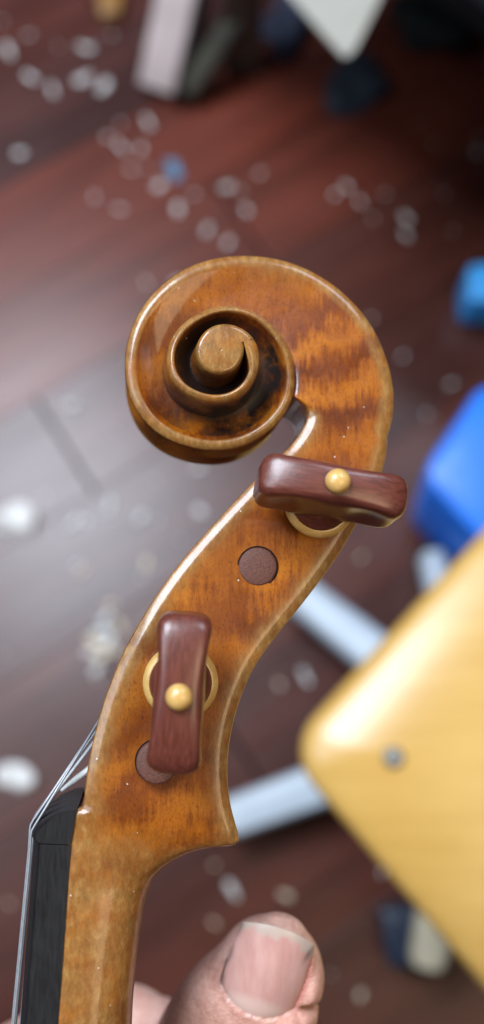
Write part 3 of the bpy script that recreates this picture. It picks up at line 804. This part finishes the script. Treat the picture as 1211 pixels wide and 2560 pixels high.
# ------------------------------------------------------------------ things on the floor
# low slab on legs, added out of frame to shade boards at upper right
mp = [(430, 300), (640, 455), (800, 570), (1010, 690), (1211, 800)]
f0 = world_at_z(470, 300, 0); f1 = world_at_z(1150, 800, 0)
bd_ = Vector((f1.x-f0.x, f1.y-f0.y)).normalized(); bn_ = Vector((-bd_.y, bd_.x)); bn_ = bn_ if bn_.y > 0 else -bn_
sh_ = Vector((-0.10, 0.135)); b0_ = Vector((f0.x, f0.y))+sh_+bd_*.12
pts = [b0_-bd_*.02, b0_+bd_*1.3, b0_+bd_*1.3+bn_*.9, b0_-bd_*.02+bn_*.9]; pts = [(p.x, p.y) for p in pts]
if sum(pts[i][0]*pts[(i+1) % 4][1]-pts[(i+1) % 4][0]*pts[i][1] for i in range(4)) < 0: pts = pts[::-1]
shade_bench = empty('shade_bench'); tag(shade_bench, 'low dark wooden slab on legs, added beyond the upper right to shade the floor', 'shade_bench')
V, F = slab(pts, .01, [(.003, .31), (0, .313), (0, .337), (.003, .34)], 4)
fix_normals(mesh_obj('shade_bench_top', V, F, BLACK_STAIN, shade_bench), .5)
for (x, y) in inset_poly(pts, .06):
    V, F = box(.04, .04, .309, .003)
    fix_normals(mesh_obj('leg', [(a+x, b+y, c_+.0008) for a, b, c_ in V], F, DARK_POLE, shade_bench), .5)
def place_box(name, size, uv, z, rotz, mat, label, cat, tilt=None, b=.003):
    V, F = box(*size, b); p = world_at_z(uv[0], uv[1], z)
    o = fix_normals(mesh_obj(name, V, F, mat), .5); o.location = p; o.rotation_euler = (tilt or (0, 0, 0))[:2]+(rotz,)
    return tag(o, label, cat)
def prism_px(name, px, z0, z1, r, mat, label, cat, bev=.004, taper=0.0):
    pts = [world_at_z(u, v, z1) for u, v in px]; pts = [(p.x, p.y) for p in pts]; n = len(pts)
    if sum(pts[i][0]*pts[(i+1) % n][1]-pts[(i+1) % n][0]*pts[i][1] for i in range(n)) < 0: pts = pts[::-1]
    V, F = slab(pts, r, [(bev+taper, z0), (taper, z0+bev), (0, z1-bev), (bev*.3, z1-bev*.3), (bev, z1)], 8)
    return tag(fix_normals(mesh_obj(name, V, F, mat), .5), label, cat)
def bar(name, u0, v0, z0, u1, v1, z1, w, h, mat, label, cat, ext=1.0, b=.003):
    a = world_at_z(u0, v0, z0); e = world_at_z(u1, v1, z1); d = e-a; L = d.length*ext; d.normalize()
    V, F = box(w, h, L, b)
    o = fix_normals(mesh_obj(name, V, F, mat), .5)
    s = d.cross(Vector((0, 0, 1))).normalized(); n = s.cross(d)
    M = Matrix((s, n, d)).transposed().to_4x4(); M.translation = a; o.matrix_world = M
    return tag(o, label, cat)
bar('board', 395, 222, .012, 452, -40, .09, .044, .018, PALE_BOARD, 'pale pinkish board standing on the floor at the top left', 'board', 1.6)
bar('pole', 470, 235, .014, 640, -30, .10, .026, .022, DARK_POLE, 'dark weathered stick leaning beside the pale board', 'stick', 1.6, .006)
bar('post', 452, 258, .008, 520, -40, .09, .010, .016, RUBBER, 'thin black strip between the pale board and the dark stick', 'strip', 1.6)
prism_px('card', [(735, 0), (865, 148), (890, 120), (950, 0), (1010, -160), (600, -160)], .3405, .3435, .004, CARD, 'white card at the top edge, its corner pointing down', 'card', .0008)
prism_px('tub', [(1052, 1185), (1225, 925), (1480, 1100), (1480, 1500), (1205, 1352)], 0.006, .16, .026, BLUE_PLASTIC, 'bright blue plastic tub on the floor at the right edge', 'tub', .008, .01)
prism_px('box', [(1172, 662), (1300, 650), (1310, 752), (1174, 752)], .006, .06, .006, LIGHT_BLUE, 'small light blue box at the right edge above the blue tub', 'box', .003)
prism_px('case', [(955, 2275), (1045, 2262), (1062, 2410), (975, 2425)], .001, .04, .006, simple('navy_plastic', (.012, .022, .045), .4, .2, 30), 'small dark navy case on the floor under the seat edge', 'case', .003)
prism_px('offcut', [(235, -40), (310, -40), (300, 30), (250, 38)], .001, .02, .006, AMBER, 'small amber wood offcut at the very top left', 'offcut', .003)
# pale shavings: a few curled flake shapes, each flake its own object
def flake(seed):
    r = random.Random(seed); n = 12; rings = []
    curl = r.uniform(.5, 2.2); L = 1.0; w = r.uniform(.35, .6)
    for i in range(n):
        f = i/(n-1); a = (f-.5)*curl
        x = math.sin(a)/curl*2*L/2; z = (math.cos(a*0)-math.cos(a))/curl*.9+.05
        ww = w*(1-abs(2*f-1)**3*.6)*(1+.2*math.sin(7*f+seed))
        rings.append([(x, -ww/2, z), (x, 0, z+.05), (x, ww/2, z), (x, ww/2, z+.05), (x, 0, z+.10), (x, -ww/2, z+.05)])
    return loft(rings)
fm = []
for s in range(6):
    V, F = flake(s); o = fix_normals(mesh_obj('wood_shaving', V, F, SHAVING if s < 4 else SHAVING_WARM)); fm.append(o.data); bpy.data.objects.remove(o)
FL = [(5,45,10),(20,120,14),(70,80,7),(215,112,11),(145,108,7),(278,78,12),(75,185,8),(130,218,9),(205,190,11),(258,210,13),(352,88,8),(48,375,8),(300,300,12),(370,298,11),(268,335,9),(302,360,8),(352,365,8),(325,415,9),(365,412,8),(395,460,9),(440,425,12),(445,518,10),(297,515,9),(235,485,7),(565,462,9),(600,470,12),(518,568,9),(570,600,10),(650,425,8),(485,478,7),(618,520,7),(870,460,9),(838,480,7),(903,497,8),(965,478,7),(935,540,6),(1018,537,8),(1018,580,8),(1115,478,7),(1195,375,10),(1200,335,8),(1135,570,6),(1045,300,6),(1085,350,6),(180,1008,13),(8,975,8),(285,1072,8),(108,1235,7),(275,1258,12),(180,1305,9),(215,1300,8),(265,1278,11),(350,1290,8),(395,1300,9),(500,1275,8),(390,1198,8),(495,1168,9),(355,1440,10),(365,1408,8),(450,1345,8),(190,1410,7),(205,1425,7),(700,1710,9),(765,1690,8),(5,1635,8),(535,2165,8),(580,2225,9),(535,2310,9),(715,2240,7),(830,2440,8),(905,2490,7),(20,2260,7),(1070,1030,8),(1130,955,8),(930,790,10),(880,850,7),(1010,885,7),(240,1695,8),(440,700,8),(365,700,8),(1170,1480,8),(960,2180,7),(905,1390,8)]
for i, (u, v, s) in enumerate(FL):
    warm = (v > 1380)
    me_ = fm[rng.randint(4, 6)] if (warm and i % 3) else fm[rng.randint(0, 4)]
    o = bpy.data.objects.new('wood_shaving', me_); col.objects.link(o)
    p = world_at_z(u, v, .007); o.location = (p.x, p.y, .0008)
    sc = s*.001*rng.choice([.5, .75, .95, 1.15, 1.5]); o.scale = (sc*rng.uniform(.8, 1.5), sc*rng.uniform(.6, 1.2), sc*.8); o.rotation_euler = (rng.uniform(-.3, .3), rng.uniform(-.3, .3), rng.uniform(0, 6.28))
    tag(o, 'tiny pale wood shaving lying on the dark floorboards', 'shaving', 'wood shavings scattered over the floor')
def lump(name, u, v, sx, sy, sz, mat, label, cat, seed):
    bm = bmesh.new(); bmesh.ops.create_icosphere(bm, subdivisions=4, radius=1)
    r = np.random.RandomState(seed); ks = r.normal(size=(6, 3))*1.6; ph = r.uniform(0, 6, 6)
    for vt in bm.verts:
        q = np.array(vt.co); f = 1+.20*sum(math.sin(ks[j]@q*1.5+ph[j]) for j in range(6))
        vt.co = Vector((q[0]*f*sx, q[1]*f*sy, (q[2]*f+.85)*sz))
    me_ = bpy.data.meshes.new(name); bm.to_mesh(me_); bm.free(); me_.materials.append(mat)
    me_.polygons.foreach_set('use_smooth', [True]*len(me_.polygons))
    o = bpy.data.objects.new(name, me_); col.objects.link(o); p = world_at_z(u, v, sz); o.location = (p.x, p.y, 0)
    return tag(o, label, cat)
lump('paper_scrap', 42, 1302, .019, .015, .006, SHAVING, 'large crumpled white paper scrap on the floor left of the pegbox', 'paper scrap', 3)
lump('paper_scrap', 40, 1942, .014, .011, .006, SHAVING, 'round crumpled white scrap on the floor left of the strings', 'paper scrap', 5)
lump('paper_scrap', 435, 425, .007, .010, .002, simple('pale_blue_paper', (.10, .26, .42), .7, .2, 60), 'small light blue scrap on the floor above the scroll', 'scrap', 8)
for i, (u, v, s, rz) in enumerate([(262, 1545, 22, .9), (300, 1560, 20, 2.0), (250, 1580, 24, .3), (235, 1605, 26, 2.5), (272, 1600, 24, 1.2), (255, 1640, 22, .6), (225, 1630, 18, 0), (285, 1620, 18, 1.7), (245, 1670, 20, .8), (275, 1510, 15, .2)]):
    o = bpy.data.objects.new('curled_shaving', fm[4 + i % 2] if i % 2 else fm[i % 4]); col.objects.link(o)
    p = world_at_z(u, v, .006); o.location = (p.x, p.y, .001+.001*(i % 3)); sc = s*.001*.85; o.scale = (sc, sc*.7, sc*.6); o.rotation_euler = (rng.uniform(-.3, .3), rng.uniform(-.4, .4), rz)
    tag(o, 'cream curled shaving in the clump left of the lower peg', 'shaving', 'clump of curled shavings')

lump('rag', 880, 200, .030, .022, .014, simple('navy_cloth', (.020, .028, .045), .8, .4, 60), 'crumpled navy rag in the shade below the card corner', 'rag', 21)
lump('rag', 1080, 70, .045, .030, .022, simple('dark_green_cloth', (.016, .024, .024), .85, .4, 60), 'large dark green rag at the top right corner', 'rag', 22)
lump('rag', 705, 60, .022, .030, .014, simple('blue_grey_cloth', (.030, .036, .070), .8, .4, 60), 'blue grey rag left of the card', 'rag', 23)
